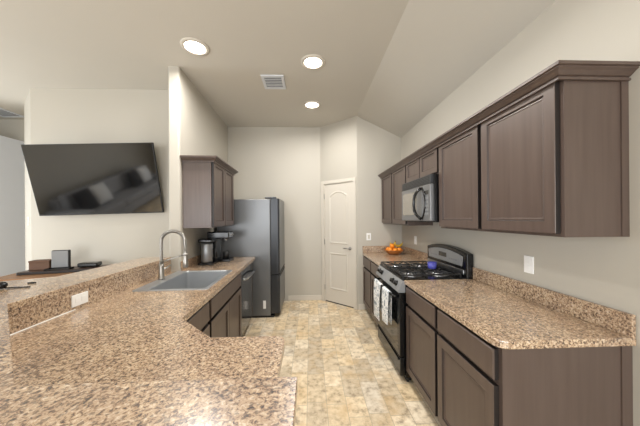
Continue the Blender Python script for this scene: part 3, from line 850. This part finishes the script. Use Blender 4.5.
# ------------------------------------------------------------------ fruit bowl
FBX, FBY = 1.27, 3.80
fb = thing('fruit_bowl', 'shallow tan woven bowl of fruit on the far right counter', 'bowl', (FBX, FBY, CT1), 0)
MB().lathe([(0, 0.0), (0.07, 0.0), (0.10, 0.02), (0.135, 0.06), (0.138, 0.064), (0.131, 0.062), (0.095, 0.026), (0.068, 0.008), (0, 0.008)], 32).build('basket', M['basket'], fb)
MB().tube([(0.136 * math.cos(2 * PI * i / 32), 0.136 * math.sin(2 * PI * i / 32), 0.063) for i in range(32)], 0.006, 8, closed=True).build('rim', M['basket'], fb)
proto = None
spots = [(-0.068, -0.045, 0.066, 'orange in the fruit bowl, at its near left side'), (-0.072, 0.042, 0.066, 'orange in the fruit bowl, at its far left side'), (0.0, -0.078, 0.067, 'orange in the fruit bowl, at its front edge towards the stove'),
         (0.07, -0.042, 0.066, 'orange in the fruit bowl, near the wall on the stove side'), (0.005, 0.004, 0.066, 'orange in the middle of the fruit bowl'), (0.003, 0.082, 0.067, 'orange in the fruit bowl, at its back beneath the bananas'), (-0.035, -0.035, 0.128, 'orange lying on top of the others in the fruit bowl')]
for (dx, dy, z, lab) in spots:
    if proto is None:
        proto = thing('orange', lab, 'orange', (0, 0, 0), 0, 'oranges in the bowl')
        MB().sphere((0, 0, 0), 0.038, (1, 1, 0.95)).build('peel', M['orange'], proto)
        MB().lathe([(0, 0), (0.005, 0), (0.004, 0.002), (0, 0.002)], 8, cz=0.0355).build('stem', M['basket'], proto)
        c = proto
    else: c = copy_thing(proto); c['label'] = lab
    c.location = (FBX + dx, FBY + dy, CT1 + z); c.rotation_euler = (0.3, 0.2, dx * 30)
for k, lab in enumerate(('banana on top of the fruit bowl, the one nearer the wall', 'banana on top of the fruit bowl, the one nearer the room')):
    t = thing('banana', lab, 'banana', (FBX + 0.085 - 0.075 * k, FBY + 0.03 + 0.045 * k, CT1 + 0.117 + 0.006 * k), R(20 + 22 * k), 'bananas in the bowl')
    pp = [(0.085 * math.sin(R(-62 + 124 * i / 14)), -0.0, 0.085 * (1 - math.cos(R(-62 + 124 * i / 14)))) for i in range(15)]
    MB().tube(pp, 0.016, 8, rfun=lambda t: 0.004 + 0.0135 * math.sin(PI * min(1, max(0, t * 0.96 + 0.02))) ** 0.6).build('peel', M['banana'], t)
    MB().tube([pp[-1], (pp[-1][0] + 0.012, 0, pp[-1][2] + 0.02)], 0.005, 6).build('stem', M['basket'], t)

# ------------------------------------------------------------------ wall plates
def outlet(label, loc, rz, kind='outlet', horizontal=False, group='wall plates'):
    t = thing('wall_outlet' if kind == 'outlet' else 'light_switch', label, 'outlet' if kind == 'outlet' else 'light switch', loc, rz, group)
    w_, h_ = (0.115, 0.072) if horizontal else (0.072, 0.115)
    bx('plate', M['plate'], t, -w_ / 2, w_ / 2, -0.007, -0.0003, -h_ / 2, h_ / 2, bev=0.002)
    if kind == 'outlet':
        for s_ in (-1, 1):
            dx, dz = (s_ * 0.022, 0) if horizontal else (0, s_ * 0.022)
            MB().box(dx - 0.014, dx + 0.014, -0.009, -0.0071, dz - 0.014, dz + 0.014, bev=0.0008).build('socket', M['plate'], t)
    else:
        bx('rocker', M['white'], t, -0.017, 0.017, -0.010, -0.0071, -0.033, 0.033, bev=0.0015)
    return t
outlet('white outlet on the right wall above the near counter', (XW, 1.645, 1.145), RZ)
outlet('white outlet on the right wall between the fruit bowl and the stove', (XW, 3.48, 1.15), RZ)
outlet('white light switch on the far wall between pantry door and corner counter', (0.935, YB, 1.165), 0, 'switch')
q = L(SA + 0.0, -1.125)
ang_sp = math.atan2(inner[0][1] - inner[1][1], inner[0][0] - inner[1][0])
def on_splash(y):
    f_ = (y - inner[1][1]) / (inner[0][1] - inner[1][1]); return (inner[1][0] + f_ * (inner[0][0] - inner[1][0]), y)
outlet('white sideways outlet on the granite splash below the bar ledge', on_splash(1.65) + (0.970,), ang_sp, horizontal=True)
aw = math.atan2(3.7 - 3.25, -4.0 + 3.44)
outlet('white switch on the angled wall left of the television', (-3.44 - 0.56 * 0.35, 3.25 + 0.45 * 0.35, 1.46), aw + PI, 'switch')

# ------------------------------------------------------------------ television
tv = thing('television', 'large black flat television tilted down on the living room wall', 'television')
from mathutils import Euler
tv.location = (-2.5427, 3.0861, 1.9419)
tv.rotation_euler = Euler((0.215, -0.0232, 0.009), 'XYZ')
TW, THh = 1.45, 0.83
bz = MB().box(-TW / 2, TW / 2, 0, 0.03, -THh / 2, THh / 2, bev=0.003).build('housing', M['blackm'], tv)
bx('screen', M['screen'], tv, -TW / 2 + 0.008, TW / 2 - 0.008, -0.0015, 0.0002, -THh / 2 + 0.014, THh / 2 - 0.008)
MB().box(-0.15, 0.15, 0.03, 0.045, -0.1, 0.1).box(-0.04, 0.04, 0.045, 0.158, -0.02, 0.02).build('wall_bracket', M['blackm'], tv)

# ------------------------------------------------------------------ living room furniture seen over the ledge
CR = R(15)
TBX, TBY, TBZ = -3.13, 2.53, 0.895
tb = thing('side_table', 'brown wooden table against the wall under the television', 'table', (TBX, TBY, 0), CR)
bx('tabletop', M['tablewood'], tb, 0, 0.95, 0, 0.455, TBZ - 0.035, TBZ, bev=0.004)
bx('apron', M['tablewood'], tb, 0.04, 0.91, 0.04, 0.42, TBZ - 0.12, TBZ - 0.0355)
for xx in (0.035, 0.915):
    for yy in (0.035, 0.42): bx('leg', M['tablewood'], tb, xx - 0.025, xx + 0.025, yy - 0.025, yy + 0.025, 0, TBZ - 0.0355)
CZ = TBZ + 0.032
def tp(lx, ly): return (TBX + lx * math.cos(CR) - ly * math.sin(CR), TBY + lx * math.sin(CR) + ly * math.cos(CR))
t = thing('wooden_board', 'long dark wooden board lying on the brown table under the television', 'board', tp(0.12, 0.19) + (TBZ,), CR)
bx('board', M['darkwood'], t, 0.0, 0.78, 0, 0.262, 0.0003, 0.031, bev=0.006)
bx('edge_band', M['woodedge'], t, 0.01, 0.77, -0.004, -0.0002, 0.004, 0.028)
t = thing('storage_box', 'low brown box at the left end of the dark board', 'box', tp(0.155, 0.30) + (CZ,), CR)
bx('box_body', M['boxbrown'], t, 0, 0.175, 0, 0.11, 0, 0.08, bev=0.003); bx('lid', M['boxbrown'], t, -0.003, 0.178, -0.003, 0.113, 0.0805, 0.1, bev=0.003)
t = thing('desk_speaker', 'upright dark grey box-shaped speaker on the dark board', 'speaker', tp(0.345, 0.30) + (CZ,), CR)
bx('cabinet', M['blackm'], t, 0, 0.155, 0.012, 0.05, 0.0, 0.205, bev=0.006)
bx('front_cover', M['grey'], t, 0.004, 0.151, 0.0, 0.0115, 0.012, 0.20, bev=0.003)
t = thing('tray', 'flat black tray lying in front of the grey speaker', 'tray', tp(0.34, 0.20) + (CZ,), CR)
bx('tray_base', M['black'], t, 0, 0.22, 0, 0.085, 0, 0.006, bev=0.001)
MB().box(0, 0.22, 0, 0.006, 0.006, 0.018).box(0, 0.22, 0.079, 0.085, 0.006, 0.018).box(0, 0.006, 0.006, 0.079, 0.006, 0.018).box(0.214, 0.22, 0.006, 0.079, 0.006, 0.018).build('rim', M['black'], t)
t = thing('media_player', 'flat black media box right of the grey speaker', 'media box', tp(0.58, 0.29) + (CZ,), CR)
bx('case', M['black'], t, 0, 0.19, 0, 0.12, 0.006, 0.05, bev=0.012)
for xx in (0.03, 0.16): bx('foot', M['blackm'], t, xx - 0.01, xx + 0.01, 0.02, 0.10, 0, 0.0065)
# grey sofa along the left wall, the one mirrored in the television
sf = thing('sofa', 'light grey sofa along the left wall, mirrored in the dark television', 'sofa', (-5.62, -2.45, 0), 0)
SLN = 3.35
bx('base', M['fabric'], sf, 0.0, 0.95, 0, SLN, 0.06, 0.28, bev=0.02)
for yy in (0.06, SLN - 0.06):
    for xx in (0.06, 0.89): bx('foot', M['darkwood'], sf, xx - 0.025, xx + 0.025, yy - 0.025, yy + 0.025, 0, 0.0595)
for yy in (0.0, SLN - 0.23): bx('arm', M['fabric'], sf, 0.0, 0.95, yy, yy + 0.23, 0.281, 0.60, bev=0.04, seg=4)
bx('backrest', M['fabric'], sf, 0.0, 0.2, 0.232, SLN - 0.232, 0.281, 0.80, bev=0.04, seg=4)
CWD = (SLN - 0.47) / 3
for i in range(3):
    y0_ = 0.235 + i * CWD
    bx('seat_cushion', M['fabric'], sf, 0.202, 0.96, y0_, y0_ + CWD - 0.006, 0.281, 0.46, bev=0.045, seg=4)
    bx('back_cushion', M['fabric'], sf, 0.202, 0.40, y0_ + 0.01, y0_ + CWD - 0.015, 0.462, 0.90, bev=0.06, seg=4)
def pillow(lab, mat_, x, y, rz, tilt):
    b = bmesh.new(); n = 14; S = 0.23
    for sgn in (1, -1):
        g = [[b.verts.new((S * (2 * i / n - 1), sgn * (0.004 + 0.075 * ((1 - (2 * i / n - 1) ** 2) * (1 - (2 * j / n - 1) ** 2)) ** 0.45), S * (2 * j / n - 1))) for j in range(n + 1)] for i in range(n + 1)]
        for i in range(n):
            for j in range(n): b.faces.new((g[i][j], g[i + 1][j], g[i + 1][j + 1], g[i][j + 1]))
    z_ = MB(); z_._add(b); o = z_.build('throw_pillow', mat_, smooth=True)
    o.location = (x, y, 0.705); o.rotation_euler = (tilt, 0, rz)
    tag(o, lab, 'pillow', 'pillows on the grey sofa')
pillow('black pillow near the right end of the sofa mirrored in the television', M['fabricd'], -5.03, -1.46, R(90), R(-16))
pillow('white pillow at the far right end of the sofa mirrored in the television', M['fabricw'], -5.03, -1.95, R(90), R(-16))
pillow('black pillow at the far left end of the sofa mirrored in the television', M['fabricd'], -5.03, 0.40, R(90), R(-16))
pillow('white pillow near the left end of the sofa mirrored in the television', M['fabricw'], -5.03, -0.09, R(90), R(-16))
# small things on the ledge
LZ = 1.0703
t = thing('earphones', 'small black earphone case with strap on the left edge of the bar ledge', 'earphones', (-1.80, 1.54, LZ), 0)
MB().sphere((0, 0, 0.022), 0.026, (1, 1, 0.8)).build('case', M['black'], t)
MB().tube([(0.02, 0.0, 0.006), (0.06, 0.015, 0.004), (0.10, 0.02, 0.004), (0.13, 0.03, 0.004)], 0.0038, 8).build('strap', M['black'], t)  # thin black tube stands in for the shadow beside the case
o = MB().tube([(-0.02, 0, 0.005), (0.0, 0.004, 0.005), (0.022, 0.005, 0.005)], 0.005, 8).build('pen_cap', M['black']); o.location = (-1.76, 1.66, LZ)
tag(o, 'tiny black pen cap lying on the bar ledge', 'pen cap')

# ------------------------------------------------------------------ ceiling fixtures
def can(label, x, y, power, spread=172):
    t = thing('recessed_light', label, 'ceiling light', (x, y, ZC), 0, 'recessed ceiling lights')
    MB().lathe([(0.092, -0.0005), (0.128, -0.0005), (0.126, -0.008), (0.094, -0.012)], 36).build('trim_ring', M['white'], t)
    MB().lathe([(0, -0.006), (0.0915, -0.006), (0.0915, -0.0005), (0, -0.0005)], 36).build('lens', M['lamp'], t)
    d_ = bpy.data.lights.new('recessed_bulb', 'AREA'); d_.shape = 'DISK'; d_.size = 0.18; d_.spread = R(spread); d_.energy = power; d_.color = (1.0, 0.97, 0.93)
    b_ = bpy.data.objects.new('recessed_bulb', d_); COL.objects.link(b_); b_.parent = t; b_.location = (0, 0, -0.02)
can('recessed ceiling light nearest us, up left of the partition corner', -1.075, 2.43, 19)
can('recessed ceiling light in the middle row, right of the air vent', 0.042, 2.635, 14)
can('recessed ceiling light farthest back, near the pantry wall', 0.04, 3.62, 14)
for (lx_, ly_, lab_) in ((-3.9, 0.2, 'recessed ceiling light over the far end of the grey sofa, in the living room'), (-3.9, -1.4, 'recessed ceiling light over the near end of the grey sofa, in the living room')):  # unseen ceiling lamps added as fill for sofa and living room
    can(lab_, lx_, ly_, 7, 110)
can('recessed ceiling light straight overhead between the two counters, before the middle one', 0.30, 1.30, 14, 140)  # unseen ceiling lamp added to brighten counters and floor
def vent(label, x, y, w_, l_, rz=0.0):
    t = thing('air_vent', label, 'vent', (x, y, ZC), rz, 'ceiling air vents')
    f = MB(); e = 0.03
    f.box(-w_ / 2, w_ / 2, -l_ / 2, -l_ / 2 + e, -0.012, -0.0005).box(-w_ / 2, w_ / 2, l_ / 2 - e, l_ / 2, -0.012, -0.0005)
    f.box(-w_ / 2, -w_ / 2 + e, -l_ / 2 + e, l_ / 2 - e, -0.012, -0.0005).box(w_ / 2 - e, w_ / 2, -l_ / 2 + e, l_ / 2 - e, -0.012, -0.0005)
    f.build('frame', M['ventw'], t)
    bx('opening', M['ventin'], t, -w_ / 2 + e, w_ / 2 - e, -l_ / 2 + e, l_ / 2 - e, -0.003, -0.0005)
    k = 7
    for i in range(k):
        yy = -l_ / 2 + e + (l_ - 2 * e) * (i + 0.5) / k
        sm = MB().box(-w_ / 2 + e, w_ / 2 - e, yy - 0.007, yy + 0.007, -0.011, -0.0085)
        sm.build('slat', M['ventw'], t)
vent('white air vent on the kitchen ceiling between the ceiling lights', -0.42, 3.03, 0.26, 0.30)
vent('white air vent on the hall ceiling at the left edge', -4.62, 3.98, 0.34, 0.34)
